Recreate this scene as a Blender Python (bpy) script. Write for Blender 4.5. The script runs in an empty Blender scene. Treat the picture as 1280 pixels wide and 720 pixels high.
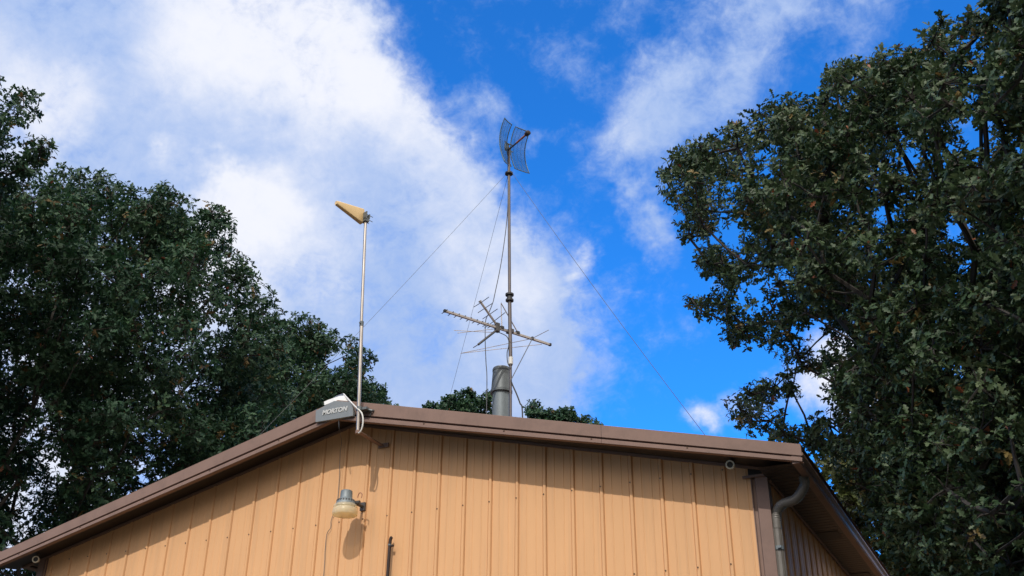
import bpy, math, random
import numpy as np
from mathutils import Vector

# ------------------------------------------------------------------ camera, light, sky
scene = bpy.context.scene
col = scene.collection
FPX, YAW, PITCH, ROLL = 1323.43, 25.8675, 28.3632, 0.4985      # focal length in photo pixels, degrees
CAM = np.array([9.36736, -9.41118, 1.6])
def cam_axes():
    a, b, c = (math.radians(v) for v in (YAW, PITCH, ROLL))
    fwd = np.array([-math.sin(a)*math.cos(b), math.cos(a)*math.cos(b), math.sin(b)])
    right = np.array([math.cos(a), math.sin(a), 0.0]); up = np.cross(right, fwd)
    return right*math.cos(c)+up*math.sin(c), up*math.cos(c)-right*math.sin(c), fwd
AX = cam_axes()
def ray(px, py):
    return AX[0]*(px-640)/FPX + AX[1]*(360-py)/FPX + AX[2]
def on_y(px, py, y): d = ray(px, py); return CAM + d*(y-CAM[1])/d[1]
def on_x(px, py, x): d = ray(px, py); return CAM + d*(x-CAM[0])/d[0]
def on_z(px, py, z): d = ray(px, py); return CAM + d*(z-CAM[2])/d[2]
def at(px, py, dist): d = ray(px, py); return CAM + d/np.linalg.norm(d)*dist

cd = bpy.data.cameras.new('camera'); cam = bpy.data.objects.new('camera', cd); col.objects.link(cam)
cd.sensor_width = 36.0; cd.lens = FPX/1280*36.0; cd.clip_start = 0.05; cd.clip_end = 3000
from mathutils import Matrix
M = Matrix(((AX[0][0], AX[1][0], -AX[2][0], CAM[0]), (AX[0][1], AX[1][1], -AX[2][1], CAM[1]),
            (AX[0][2], AX[1][2], -AX[2][2], CAM[2]), (0, 0, 0, 1)))
cam.matrix_world = M
scene.camera = cam
scene.render.resolution_x = 1024; scene.render.resolution_y = 576
scene.view_settings.view_transform = 'Standard'; scene.view_settings.look = 'None'
scene.view_settings.gamma = 1.0; scene.view_settings.use_curve_mapping = False
scene.view_settings.exposure = 0.08

TO_SUN = np.array([0.14, -0.72, 0.68]); TO_SUN /= np.linalg.norm(TO_SUN)
sl = bpy.data.lights.new('sun', 'SUN'); sl.energy = 2.55; sl.angle = math.radians(0.6); sl.color = (1.0, 0.94, 0.85)
so = bpy.data.objects.new('sun', sl); col.objects.link(so)
so.rotation_euler = Vector(-TO_SUN).to_track_quat('-Z', 'Y').to_euler(); so.location = (0, 0, 40)

world = bpy.data.worlds.new('World'); scene.world = world; world.use_nodes = True
SKY_STRENGTH = 0.15
def build_sky():
    nt = world.node_tree; N = nt.nodes; L = nt.links; N.clear()
    def node(t, **k):
        n = N.new(t)
        for a, b in k.items(): setattr(n, a, b)
        return n
    def math_(op, a, b=None, clamp=False):
        n = node('ShaderNodeMath', operation=op, use_clamp=clamp)
        for i, v in enumerate((a, b)):
            if v is None: continue
            if isinstance(v, (int, float)): n.inputs[i].default_value = v
            else: L.new(v, n.inputs[i])
        return n.outputs[0]
    sky = node('ShaderNodeTexSky', sky_type='NISHITA', sun_disc=False)
    sky.sun_elevation = math.asin(TO_SUN[2]); sky.sun_rotation = math.atan2(TO_SUN[0], TO_SUN[1])
    sky.altitude = 300; sky.air_density = 1.0; sky.dust_density = 0.3; sky.ozone_density = 3.0
    hs = node('ShaderNodeHueSaturation'); hs.inputs['Saturation'].default_value = 1.0; hs.inputs['Value'].default_value = 1.0
    hs.inputs['Hue'].default_value = 0.5
    tint = node('ShaderNodeMix', data_type='RGBA', blend_type='MULTIPLY'); tint.inputs['Factor'].default_value = 1.0
    tint.inputs['B'].default_value = (.17, .94, 1.80, 1); L.new(sky.outputs[0], tint.inputs['A'])
    L.new(tint.outputs['Result'], hs.inputs['Color'])
    tc = node('ShaderNodeTexCoord')
    def noise(scale, detail, rough, loc=(0, 0, 0), sc=(1, 1, 1), dist=0.0):
        mp = node('ShaderNodeMapping'); mp.inputs['Location'].default_value = loc; mp.inputs['Scale'].default_value = sc
        L.new(tc.outputs['Generated'], mp.inputs[0])
        n = node('ShaderNodeTexNoise'); n.inputs['Scale'].default_value = scale; n.inputs['Detail'].default_value = detail
        n.inputs['Roughness'].default_value = rough; n.inputs['Distortion'].default_value = dist
        L.new(mp.outputs[0], n.inputs['Vector']); return n
    wn = noise(5.0, 6, 0.6, (3.1, 0.4, 1.7))
    sub = node('ShaderNodeVectorMath', operation='SUBTRACT'); L.new(wn.outputs['Color'], sub.inputs[0]); sub.inputs[1].default_value = (.5, .5, .5)
    scl = node('ShaderNodeVectorMath', operation='SCALE'); L.new(sub.outputs[0], scl.inputs[0]); scl.inputs['Scale'].default_value = 0.22
    add = node('ShaderNodeVectorMath', operation='ADD'); L.new(tc.outputs['Generated'], add.inputs[0]); L.new(scl.outputs[0], add.inputs[1])
    def field(blobs):
        acc = None
        for px, py, r, w in blobs:
            c = ray(px, py); c = c/np.linalg.norm(c)
            dn = node('ShaderNodeVectorMath', operation='DISTANCE'); L.new(add.outputs[0], dn.inputs[0]); dn.inputs[1].default_value = tuple(c)
            mr = node('ShaderNodeMapRange', interpolation_type='SMOOTHSTEP'); L.new(dn.outputs['Value'], mr.inputs['Value'])
            mr.inputs['From Min'].default_value = 0.0; mr.inputs['From Max'].default_value = r*1.25/FPX
            mr.inputs['To Min'].default_value = w; mr.inputs['To Max'].default_value = 0.0
            acc = mr.outputs[0] if acc is None else math_('ADD', acc, mr.outputs[0])
        return acc
    A = field([(-60, 80, 330, 1), (140, 130, 240, .75), (330, 60, 185, 1.0), (400, 190, 200, 1), (340, 330, 210, 1),
               (520, 330, 170, .95), (600, 420, 160, .9), (230, 300, 190, .85), (480, 430, 180, 1), (560, 500, 150, .8),
               (680, 480, 110, .55), (675, 300, 70, .3), (420, 20, 90, .4), (640, 145, 66, .5), (692, 172, 55, .5), (600, 118, 45, .35),
               (835, 165, 105, .72), (905, 110, 95, .62), (870, 200, 70, .25), (965, 45, 60, .42), (880, 60, 50, .2), (1000, 30, 50, .3),
               (822, 265, 55, .75), (800, 225, 45, .4), (722, 320, 38, .6), (698, 385, 45, .35), (890, 538, 55, .85),
               (700, 40, 60, .42), (735, 80, 45, .38), (655, 80, 40, .28), (780, 20, 60, .25), (1110, 10, 90, .45), (1030, 20, 60, .3), (960, 150, 70, .4), (1010, 480, 90, .9), (1200, 600, 200, .6),
               (60, 620, 260, .9), (-500, 300, 500, .8), (400, -500, 420, .6), (1700, 200, 350, .5)])
    B = field([(830, 170, 60, .2), (205, 190, 34, .5), (240, 215, 36, .6), (275, 245, 38, .6), (330, 40, 170, 1), (425, 120, 130, .85), (215, 205, 50, .6), (260, 240, 55, .7), (310, 290, 80, .75), (345, 330, 110, .8),
               (15, 95, 80, .6), (560, 280, 110, .35), (722, 320, 42, .6), (600, 360, 90, .35), (890, 538, 45, .8), (520, 190, 90, .4),
               (1010, 480, 90, .8), (60, 620, 260, .6), (-500, 300, 500, .6), (400, -500, 420, .6)])
    f1 = noise(7.0, 9, 0.58, (1.3, 5.2, 0.2), (1, 1, 1.25), 0.3)
    f2 = noise(24.0, 10, 0.68, (0.3, 2.2, 4.2), (1, 1, 1.2), 0.4)
    n1 = math_('MULTIPLY', math_('SUBTRACT', f1.outputs['Fac'], 0.5), 1.7)
    n2 = math_('MULTIPLY', math_('SUBTRACT', f2.outputs['Fac'], 0.5), 0.85)
    Acl = math_('MINIMUM', A, 1.05)
    f3 = noise(70.0, 6, 0.62, (2.3, 7.2, 1.2), (1, 1, 1.2), 0.6)
    n3 = math_('MULTIPLY', math_('SUBTRACT', f3.outputs['Fac'], 0.5), 0.5)
    n2 = math_('ADD', n2, n3)
    Acl = math_('ADD', Acl, 0.06)
    den = math_('ADD', math_('ADD', Acl, n1), n2)
    mr = node('ShaderNodeMapRange', interpolation_type='SMOOTHSTEP'); L.new(den, mr.inputs['Value'])
    mr.inputs['From Min'].default_value = 0.05; mr.inputs['From Max'].default_value = 1.05
    br = math_('ADD', math_('ADD', math_('MINIMUM', B, 1.0), math_('MULTIPLY', n1, 0.55)), math_('MULTIPLY', n2, 0.75))
    mb = node('ShaderNodeMapRange', interpolation_type='SMOOTHSTEP'); L.new(br, mb.inputs['Value'])
    mb.inputs['From Min'].default_value = -0.2; mb.inputs['From Max'].default_value = 1.1
    cc = node('ShaderNodeMix', data_type='RGBA'); L.new(mb.outputs[0], cc.inputs['Factor'])
    k = 1.0/SKY_STRENGTH
    cc.inputs['A'].default_value = (.37*k, .51*k, .83*k, 1); cc.inputs['B'].default_value = (.86*k, .88*k, .96*k, 1)
    mx = node('ShaderNodeMix', data_type='RGBA'); L.new(mr.outputs[0], mx.inputs['Factor'])
    L.new(hs.outputs[0], mx.inputs['A']); L.new(cc.outputs['Result'], mx.inputs['B'])
    # unseen bright bank added behind the camera, dark at the horizon, lighting shaded walls
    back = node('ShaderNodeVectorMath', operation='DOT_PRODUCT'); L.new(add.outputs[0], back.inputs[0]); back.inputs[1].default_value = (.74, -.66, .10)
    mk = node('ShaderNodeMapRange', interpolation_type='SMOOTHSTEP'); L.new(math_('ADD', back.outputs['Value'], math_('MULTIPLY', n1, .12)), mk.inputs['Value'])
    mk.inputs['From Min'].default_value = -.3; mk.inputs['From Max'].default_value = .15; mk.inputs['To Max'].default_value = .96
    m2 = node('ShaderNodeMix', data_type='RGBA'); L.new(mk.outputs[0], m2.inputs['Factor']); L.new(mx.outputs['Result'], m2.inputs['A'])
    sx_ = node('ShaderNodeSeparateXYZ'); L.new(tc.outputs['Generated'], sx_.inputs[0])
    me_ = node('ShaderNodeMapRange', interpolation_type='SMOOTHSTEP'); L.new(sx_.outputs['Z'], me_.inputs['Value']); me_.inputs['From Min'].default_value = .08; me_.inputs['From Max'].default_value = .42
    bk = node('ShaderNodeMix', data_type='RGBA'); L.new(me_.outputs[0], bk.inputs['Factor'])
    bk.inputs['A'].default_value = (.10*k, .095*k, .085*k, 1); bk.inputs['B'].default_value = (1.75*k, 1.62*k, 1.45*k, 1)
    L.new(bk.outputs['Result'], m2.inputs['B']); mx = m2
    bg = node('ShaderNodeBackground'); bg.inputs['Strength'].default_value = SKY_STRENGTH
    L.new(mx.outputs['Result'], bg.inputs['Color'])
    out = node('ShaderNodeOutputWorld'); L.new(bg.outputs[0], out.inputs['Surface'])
build_sky()
world.cycles.sampling_method = 'MANUAL'; world.cycles.sample_map_resolution = 512

rng = np.random.default_rng(7)
random.seed(7)

# ------------------------------------------------------------------ helpers
def tag(o, label=None, cat=None, group=None, kind=None):
    if label: o['label'] = label
    if cat: o['category'] = cat
    if group: o['group'] = group
    if kind: o['kind'] = kind
    return o
def empty(name, loc, label, cat, group=None):
    o = bpy.data.objects.new(name, None); col.objects.link(o); o.location = tuple(float(v) for v in loc); o.empty_display_size = .1
    return tag(o, label, cat, group)
class MB:
    def __init__(s): s.v = []; s.f = []
    def box(s, c, size, ax=None):
        c = np.array(c, float); h = np.array(size, float)/2
        a = np.eye(3) if ax is None else np.array(ax, float)
        n = len(s.v)
        for i in (-1, 1):
            for j in (-1, 1):
                for k in (-1, 1): s.v.append(c + a[0]*h[0]*i + a[1]*h[1]*j + a[2]*h[2]*k)
        for f in ((0,1,3,2),(4,6,7,5),(0,4,5,1),(2,3,7,6),(0,2,6,4),(1,5,7,3)): s.f.append(tuple(n+q for q in f))
        return s
    def span(s, x0, x1, y0, y1, z0, z1): return s.box(((x0+x1)/2, (y0+y1)/2, (z0+z1)/2), (x1-x0, y1-y0, z1-z0))
    def tube(s, pts, r, seg=10, cap=True):
        pts = [np.array(p, float) for p in pts]; m = len(pts)
        rs = r if hasattr(r, '__len__') else [r]*m
        n0 = len(s.v); ref = None; tp = None
        for i, p in enumerate(pts):
            t = pts[min(i+1, m-1)]-pts[max(i-1, 0)]; t = t/(np.linalg.norm(t)+1e-12)
            if np.linalg.norm(t) < .5 and tp is not None: t = tp
            if tp is not None and t@tp < -.3: t = -t
            tp = t
            if ref is None:
                ref = np.array([0, 0, 1.]) if abs(t[2]) < .9 else np.array([1., 0, 0])
            u = ref-t*(ref@t); u /= np.linalg.norm(u)+1e-12; w = np.cross(t, u); ref = u
            for k in range(seg):
                a = 2*math.pi*k/seg; s.v.append(p+(u*math.cos(a)+w*math.sin(a))*rs[i])
        for i in range(m-1):
            for k in range(seg):
                a = n0+i*seg+k; b = n0+i*seg+(k+1) % seg
                s.f.append((a, b, b+seg, a+seg))
        if cap:
            s.f.append(tuple(n0+k for k in range(seg-1, -1, -1))); s.f.append(tuple(n0+(m-1)*seg+k for k in range(seg)))
        return s
    def prism(s, poly, d):            # polygon (3D points) swept by vector d
        n = len(s.v); m = len(poly); d = np.array(d, float)
        s.v += [np.array(p, float) for p in poly]; s.v += [np.array(p, float)+d for p in poly]
        s.f.append(tuple(range(n, n+m))); s.f.append(tuple(range(n+2*m-1, n+m-1, -1)))
        for i in range(m): j = (i+1) % m; s.f.append((n+i, n+m+i, n+m+j, n+j))
        return s
    def loft(s, rows, close=False, flip=False):  # list of equal-length point rows
        n = len(s.v); m = len(rows[0])
        for r in rows: s.v += [np.array(p, float) for p in r]
        for i in range(len(rows)-1):
            for k in range(m if close else m-1):
                a = n+i*m+k; b = n+i*m+(k+1) % m
                q = (a, b, b+m, a+m); s.f.append(q[::-1] if flip else q)
        return s
    def build(s, name, mat, parent=None, smooth=False, bevel=0):
        me = bpy.data.meshes.new(name)
        off = np.zeros(3)
        if parent is not None:
            off = world_loc(parent)
        me.from_pydata([tuple(float(q) for q in (p-off)) for p in s.v], [], s.f); me.validate()
        me.materials.append(mat)
        o = bpy.data.objects.new(name, me); col.objects.link(o)
        if parent is not None: o.parent = parent
        import bmesh
        b = bmesh.new(); b.from_mesh(me); bmesh.ops.recalc_face_normals(b, faces=b.faces); b.to_mesh(me); b.free()
        if smooth:
            for p in me.polygons: p.use_smooth = True
            try: me.set_sharp_from_angle(angle=math.radians(40))
            except Exception: pass
        if bevel:
            md = o.modifiers.new('bevel', 'BEVEL'); md.width = bevel; md.segments = 2; md.limit_method = 'ANGLE'
        return o
def world_loc(o):
    p = np.zeros(3)
    while o is not None: p += np.array(o.location); o = o.parent
    return p
def origin_at(o, p):
    """move a top-level mesh's origin to p without moving its geometry"""
    p = Vector(tuple(float(v) for v in p)); o.data.transform(Matrix.Translation(-p)); o.location = p; return o

def material(name, color, rough=.5, metal=0.0, var=.06, scale=6.0, bump=0.0, bscale=60.0, stretch=(1, 1, 1), spec=.5, dirt=None):
    m = bpy.data.materials.new(name); m.use_nodes = True; nt = m.node_tree; N = nt.nodes; L = nt.links
    p = N['Principled BSDF']; p.inputs['Roughness'].default_value = rough; p.inputs['Metallic'].default_value = metal
    p.inputs['Specular IOR Level'].default_value = spec
    tc = N.new('ShaderNodeTexCoord'); mp = N.new('ShaderNodeMapping'); mp.inputs['Scale'].default_value = stretch
    L.new(tc.outputs['Object'], mp.inputs[0])
    n = N.new('ShaderNodeTexNoise'); n.inputs['Scale'].default_value = scale; n.inputs['Detail'].default_value = 8; n.inputs['Roughness'].default_value = .65
    L.new(mp.outputs[0], n.inputs['Vector'])
    r = N.new('ShaderNodeValToRGB'); L.new(n.outputs['Fac'], r.inputs[0])
    c = np.array(color); r.color_ramp.elements[0].position = .25; r.color_ramp.elements[1].position = .75
    r.color_ramp.elements[0].color = (*(c*(1-var*2)), 1); r.color_ramp.elements[1].color = (*np.minimum(c*(1+var*2), 1), 1)
    outc = r.outputs[0]
    if dirt is not None:
        dc, amt, ds, st = dirt
        mp2 = N.new('ShaderNodeMapping'); mp2.inputs['Scale'].default_value = st; L.new(tc.outputs['Object'], mp2.inputs[0])
        n2 = N.new('ShaderNodeTexNoise'); n2.inputs['Scale'].default_value = ds; n2.inputs['Detail'].default_value = 9; n2.inputs['Roughness'].default_value = .7
        L.new(mp2.outputs[0], n2.inputs['Vector'])
        mr = N.new('ShaderNodeMapRange'); mr.inputs['From Min'].default_value = .5; mr.inputs['From Max'].default_value = .78; mr.inputs['To Max'].default_value = amt
        L.new(n2.outputs['Fac'], mr.inputs['Value'])
        mx = N.new('ShaderNodeMix'); mx.data_type = 'RGBA'; L.new(mr.outputs[0], mx.inputs['Factor']); L.new(outc, mx.inputs['A']); mx.inputs['B'].default_value = (*dc, 1)
        outc = mx.outputs['Result']
    L.new(outc, p.inputs['Base Color'])
    if bump:
        n3 = N.new('ShaderNodeTexNoise'); n3.inputs['Scale'].default_value = bscale; n3.inputs['Detail'].default_value = 5; L.new(mp.outputs[0], n3.inputs['Vector'])
        b = N.new('ShaderNodeBump'); b.inputs['Strength'].default_value = bump; b.inputs['Distance'].default_value = .01
        L.new(n3.outputs['Fac'], b.inputs['Height']); L.new(b.outputs[0], p.inputs['Normal'])
    return m

M_WALL = material('tan_painted_steel', (.655, .375, .19), .6, 0, .03, 3.0, .10, 2.5, (1, 1, .25), .2, dirt=((.42, .265, .155), .5, 2.2, (4.5, 4.5, .16)))
M_TRIM = material('brown_painted_steel', (.207, .136, .112), .6, 0, .05, 4.0, .05, 5, spec=.25, dirt=((.13, .09, .075), .6, 6, (1, 1, 1)))
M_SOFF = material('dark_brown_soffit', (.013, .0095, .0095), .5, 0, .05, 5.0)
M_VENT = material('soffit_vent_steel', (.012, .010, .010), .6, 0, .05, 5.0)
M_ROOF = material('brown_roof_steel', (.17, .105, .085), .4, 0, .05, 3.0)
M_GALV = material('galvanised_steel', (.155, .185, .205), .5, .15, .10, 9.0, .02, 40, (1, 1, .4))
M_GALVD = material('weathered_grey_steel', (.11, .125, .135), .5, .3, .08, 20.0)
M_POLE = material('aged_aluminium_pole', (.34, .31, .285), .38, .7, .12, 12.0, 0, 40, (1, 1, .3))
M_MAST = material('dark_mast_steel', (.115, .10, .10), .5, .45, .15, 14.0, 0, 40, (1, 1, .3))
M_BLACK = material('black_rubber', (.02, .02, .022), .55, 0, .05)
M_ANT = material('antenna_aluminium', (.40, .365, .35), .45, .35, .12, 20)
M_ANTD = material('dark_plastic', (.06, .055, .055), .5, 0, .06)
M_CREAM = material('cream_plastic', (.68, .48, .235), .5, 0, .04, 6)
M_WHITE = material('white_plastic', (.60, .60, .58), .45, 0, .04, 8)
M_DOWN = material('grey_brown_downspout', (.15, .14, .13), .45, .1, .09, 9.0)
M_WIRE = material('wire_steel', (.10, .105, .115), .5, .5, .05)
M_DISH = material('dish_grid_wire', (.15, .25, .36), .5, .4, .05)
M_RED = material('orange_feed_tube', (.30, .12, .075), .5, 0, .1, 10)
M_PLATE = material('grey_plate', (.185, .205, .22), .5, .1, .05, 8, dirt=((.10, .11, .12), .4, 9, (1, 1, 1)))
M_CAMW = material('ivory_camera_plastic', (.62, .59, .48), .4, 0, .02, 8)
M_LETTER = material('white_lettering', (.46, .47, .47), .55, 0, .04, 9)
M_SCREW = material('screw_head', (.12, .075, .05), .4, .4, .05)
M_BARK = material('oak_bark', (.028, .024, .020), .9, 0, .25, 14, .6, 26, (1, 1, .3))
M_IRON = material('rusty_dark_iron', (.035, .022, .02), .6, .3, .2, 30)
M_GROUND = material('dry_grass_ground', (.05, .044, .03), .95, 0, .25, .7, .3, 12)
def glass_lens():
    m = bpy.data.materials.new('ribbed_lamp_lens'); m.use_nodes = True; p = m.node_tree.nodes['Principled BSDF']
    n = m.node_tree.nodes.new('ShaderNodeTexNoise'); n.inputs['Scale'].default_value = 12
    r = m.node_tree.nodes.new('ShaderNodeValToRGB'); r.color_ramp.elements[0].color = (.95, .89, .70, 1); r.color_ramp.elements[1].color = (.98, .95, .86, 1)
    m.node_tree.links.new(n.outputs['Fac'], r.inputs[0]); m.node_tree.links.new(r.outputs[0], p.inputs['Base Color'])
    p.inputs['Roughness'].default_value = .22; t = m.node_tree.nodes.new('ShaderNodeBsdfTranslucent'); m.node_tree.links.new(r.outputs[0], t.inputs['Color']); mx = m.node_tree.nodes.new('ShaderNodeMixShader'); mx.inputs[0].default_value = .5; m.node_tree.links.new(p.outputs[0], mx.inputs[1]); m.node_tree.links.new(t.outputs[0], mx.inputs[2]); tr = m.node_tree.nodes.new('ShaderNodeBsdfTransparent'); tr.inputs['Color'].default_value = (.97, .90, .70, 1); m3 = m.node_tree.nodes.new('ShaderNodeMixShader'); m3.inputs[0].default_value = .5; m.node_tree.links.new(mx.outputs[0], m3.inputs[1]); m.node_tree.links.new(tr.outputs[0], m3.inputs[2]); m.node_tree.links.new(m3.outputs[0], m.node_tree.nodes['Material Output'].inputs['Surface'])
    return m
M_LENS = glass_lens()

def leaf_material(name, stops, gloss=.42, transl=.22):
    m = bpy.data.materials.new(name); m.use_nodes = True; nt = m.node_tree; N = nt.nodes; L = nt.links
    p = N['Principled BSDF']; out = N['Material Output']
    a = N.new('ShaderNodeAttribute'); a.attribute_name = 'leaf_kind'; a.attribute_type = 'GEOMETRY'
    r = N.new('ShaderNodeValToRGB'); L.new(a.outputs['Fac'], r.inputs[0]); e = r.color_ramp.elements
    while len(e) < len(stops): e.new(.5)
    for q, (pos, c) in zip(e, stops): q.position = pos; q.color = (*c, 1)
    p.inputs['Roughness'].default_value = gloss; p.inputs['Specular IOR Level'].default_value = .35
    L.new(r.outputs[0], p.inputs['Base Color'])
    t = N.new('ShaderNodeBsdfTranslucent'); h = N.new('ShaderNodeHueSaturation'); h.inputs['Hue'].default_value = .48; h.inputs['Value'].default_value = 1.3
    L.new(r.outputs[0], h.inputs['Color']); L.new(h.outputs[0], t.inputs['Color'])
    mx = N.new('ShaderNodeMixShader'); mx.inputs[0].default_value = transl
    L.new(p.outputs[0], mx.inputs[1]); L.new(t.outputs[0], mx.inputs[2]); L.new(mx.outputs[0], out.inputs['Surface'])
    return m

# ------------------------------------------------------------------ ground
g = MB()
g.v = [np.array(p, float) for p in ((-700, -700, 0), (700, -700, 0), (700, 700, 0), (-700, 700, 0))]; g.f = [(0, 1, 2, 3)]
tag(g.build('ground', M_GROUND), kind='structure')

# ------------------------------------------------------------------ building
RX = 2.84                               # ridge
XL, XR = -1.72, 7.40                    # side walls
DEP = 13.0                              # length of the building
def z_wall(x): return 5.925-.254*(x-RX) if x > RX else 5.925-.236*(RX-x)
def z_top(x): return 6.085-.254*(x-RX) if x > RX else 6.085-.2455*(RX-x)
def z_lip(x): return 5.858-.2405*(x-RX) if x > RX else 5.858-.2345*(RX-x)
EL, ER = -2.13, 7.82                    # ends of the rakes
FY = -.38                               # face of the rake trim
S = .3048
bld = empty('metal_building', (RX, 0, 0), 'tan ribbed metal building with brown roof trim and low gable', 'building')

def ribbed(x0, x1, y, side=1):
    """profile of ribbed sheet along a run: list of (run, offset outward)"""
    pts = [(x0, 0.0)]
    i = math.ceil((x0-.03)/S)
    while i*S < x1+.2:
        c = i*S
        for d, o in ((-.0255, 0), (-.0245, -.005), (-.021, -.005), (-.0205, 0), (-.012, .014), (.012, .014), (.0195, -.001), (.0200, -.008), (.0260, -.008), (.0265, 0)): pts.append((c+d, o))
        for k in (1, 2):
            q = c+S*k/3
            for d, o in ((-.008, 0), (-.004, .0035), (.004, .0035), (.008, 0)): pts.append((q+d, o))
        i += 1
    pts = [p for p in pts if x0 <= p[0] <= x1]; pts.append((x1, 0.0))
    return pts
prof = ribbed(XL, 7.262, 0)
w = MB()
# insert ridge point
prof = sorted(prof+[(RX, 0.0)]) if not any(abs(p[0]-RX) < .025 for p in prof) else prof
w.loft([[(x, .014-o, 0.0) for x, o in prof], [(x, .014-o, z_wall(x)+.012) for x, o in prof]])
fw = w.build('front_wall', M_WALL, bld)
# screws in the girt rows
sm = None
for row, i0, i1 in ((0, -4, 24), (1, 12, 24)):
    zz = 4.818-.877*row
    for i in range(i0, i1):
        x = i*S-.006
        if zz > z_wall(x)-.02 or x < XL+.03: continue
        if sm is None:
            b = MB(); b.tube([(x, .003, zz), (x, -.004, zz)], .0078, 8).tube([(x, -.004, zz), (x, -.008, zz)], .0048, 6)
            sm = b.build('screw', M_SCREW, fw); sx = (x, zz)
        else:
            c = sm.copy(); col.objects.link(c); c.parent = fw; c.location = (x-sx[0], 0, zz-sx[1])
# side, back walls
w = MB(); pr_ = ribbed(0.04, DEP, 0)
w.loft([[(XR+o-.017, y, 0.0) for y, o in pr_], [(XR+o-.017, y, 4.70) for y, o in pr_]])
w.build('side_wall', M_WALL, bld)
w = MB(); w.loft([[(XL-o+.017, y, 0.0) for y, o in pr_], [(XL-o+.017, y, 4.86) for y, o in pr_]])
w.build('side_wall', M_WALL, bld)
w = MB(); w.v = [np.array(p, float) for p in ((XL, DEP, 0), (XR, DEP, 0), (XR, DEP, z_wall(XR)), (RX, DEP, z_wall(RX)), (XL, DEP, z_wall(XL)))]; w.f = [(0, 1, 2, 3, 4)]
w.build('back_wall', M_WALL, bld)
# corner trims: light edge, recessed strip, broad flat
for sgn, xa, xb in ((1, 7.255, XR+.012), (-1, XL+.125, XL-.012)):
    w = MB(); q = [(xa, .018), (xa, -.006), (xa+.008*sgn, -.006), (xa+.010*sgn, .014), (xa+.036*sgn, .016), (xa+.048*sgn, -.010), (xb, -.010), (xb, .11)]
    w.loft([[(x, y, 0.0) for x, y in q], [(x, y, 4.70 if sgn > 0 else 4.86) for x, y in q]])
    w.build('corner_trim', M_TRIM, bld)
# strip of trim along the top of the front wall
for xa, xb in ((RX, 7.60), (RX, XL-.28)):
    w = MB()
    rows = []
    for x in (xa, xb):
        z = z_wall(x); rows.append([(x, .01, z-.012), (x, -.016, z-.012), (x, -.016, z+.016), (x, .01, z+.016)])
    w.loft(rows, close=True)
    w.build('frieze_trim', M_TRIM, bld)
# rake trim: broad face, dark groove, stepped lip
rk = None
def rake_rows(xs, prof):
    rows = []
    for x in xs:
        zt, zl = z_top(x), z_lip(x); h = zt-zl
        rows.append([(x, y, zt-h*t) for y, t in prof])
    return rows
FACE = [(.04, -.02), (FY+.005, -.02), (FY, .0), (FY, .645), (FY+.006, .66), (FY+.05, .662), (FY+.05, .745), (FY+.004, .75), (FY+.004, .84), (FY-.008, .862), (FY-.008, .985), (FY-.004, 1.0), (FY+.05, 1.0), (FY+.05, .93)]
for xs in ((EL, RX), (RX, 5.953), (5.956, ER-.01)):
    w = MB(); w.loft(rake_rows(xs, FACE))
    if xs[1] > 7: w.loft([[(xs[1], FY, z_top(xs[1])), (xs[1], FY, z_lip(xs[1])+.035)], [(xs[1], FY+.06, z_top(xs[1])), (xs[1], FY+.06, z_lip(xs[1])+.035)]])
    o = w.build('rake_trim', M_TRIM, bld)
    x = math.ceil((xs[0]+.2)/.94)*.94+.21
    while x < xs[1]-.1:
        zt, zl = z_top(x), z_lip(x); zz = zt-.80*(zt-zl)
        MB().tube([(x, FY+.006, zz), (x, FY-.003, zz)], .0085, 8).tube([(x, FY-.003, zz), (x, FY-.008, zz)], .0055, 6).build('screw', M_SCREW, o); x += .94
# soffit under the front overhang
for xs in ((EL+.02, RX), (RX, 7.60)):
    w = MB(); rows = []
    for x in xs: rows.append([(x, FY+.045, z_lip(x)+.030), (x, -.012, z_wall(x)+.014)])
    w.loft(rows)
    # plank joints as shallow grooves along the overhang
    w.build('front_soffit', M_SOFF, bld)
# ridge / roof sheets
for xs in ((EL, RX), (RX, ER)):
    w = MB(); rows = []
    for y in (FY+.02, DEP+.35):
        rows.append([(x, y, z_top(x)-.012) for x in xs])
    for y in (DEP+.35, FY+.02):
        rows.append([(x, y, z_top(x)-.05) for x in xs])
    w.loft(rows, close=False)
    rf = w.build('roof', M_ROOF, bld)
    rb = MB(); L_ = xs[1]-xs[0]; n = 42
    for k in range(n):
        y = .0+k*S
        d = np.array([xs[1]-xs[0], 0, z_top(xs[1])-z_top(xs[0])]); d /= np.linalg.norm(d)
        if k == 0: continue
        c = np.array([(xs[0]+xs[1])/2, y, (z_top(xs[0])+z_top(xs[1]))/2-.002])
        rb.box(c, (math.hypot(L_, z_top(xs[1])-z_top(xs[0]))-.02, .03, .018), (d, (0, 1, 0), np.cross(d, (0, 1, 0))))
    rb.build('roof_rib', M_ROOF, rf)
w = MB(); rows = []
for y in (FY+.03, DEP+.34): rows.append([(RX-.16, y, z_top(RX-.16)+.012), (RX, y, z_top(RX)+.016), (RX+.16, y, z_top(RX+.16)+.012)])
w.loft(rows); w.build('ridge_cap', M_ROOF, bld)

# level return at the right corner
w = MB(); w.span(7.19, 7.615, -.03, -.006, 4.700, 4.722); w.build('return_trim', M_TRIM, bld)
w = MB(); w.prism([(7.24, -.004, 4.715), (7.60, -.004, 4.715), (7.24, -.004, z_wall(7.24))], (0, .01, 0)); w.build('return_panel', M_SOFF, bld)

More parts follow.
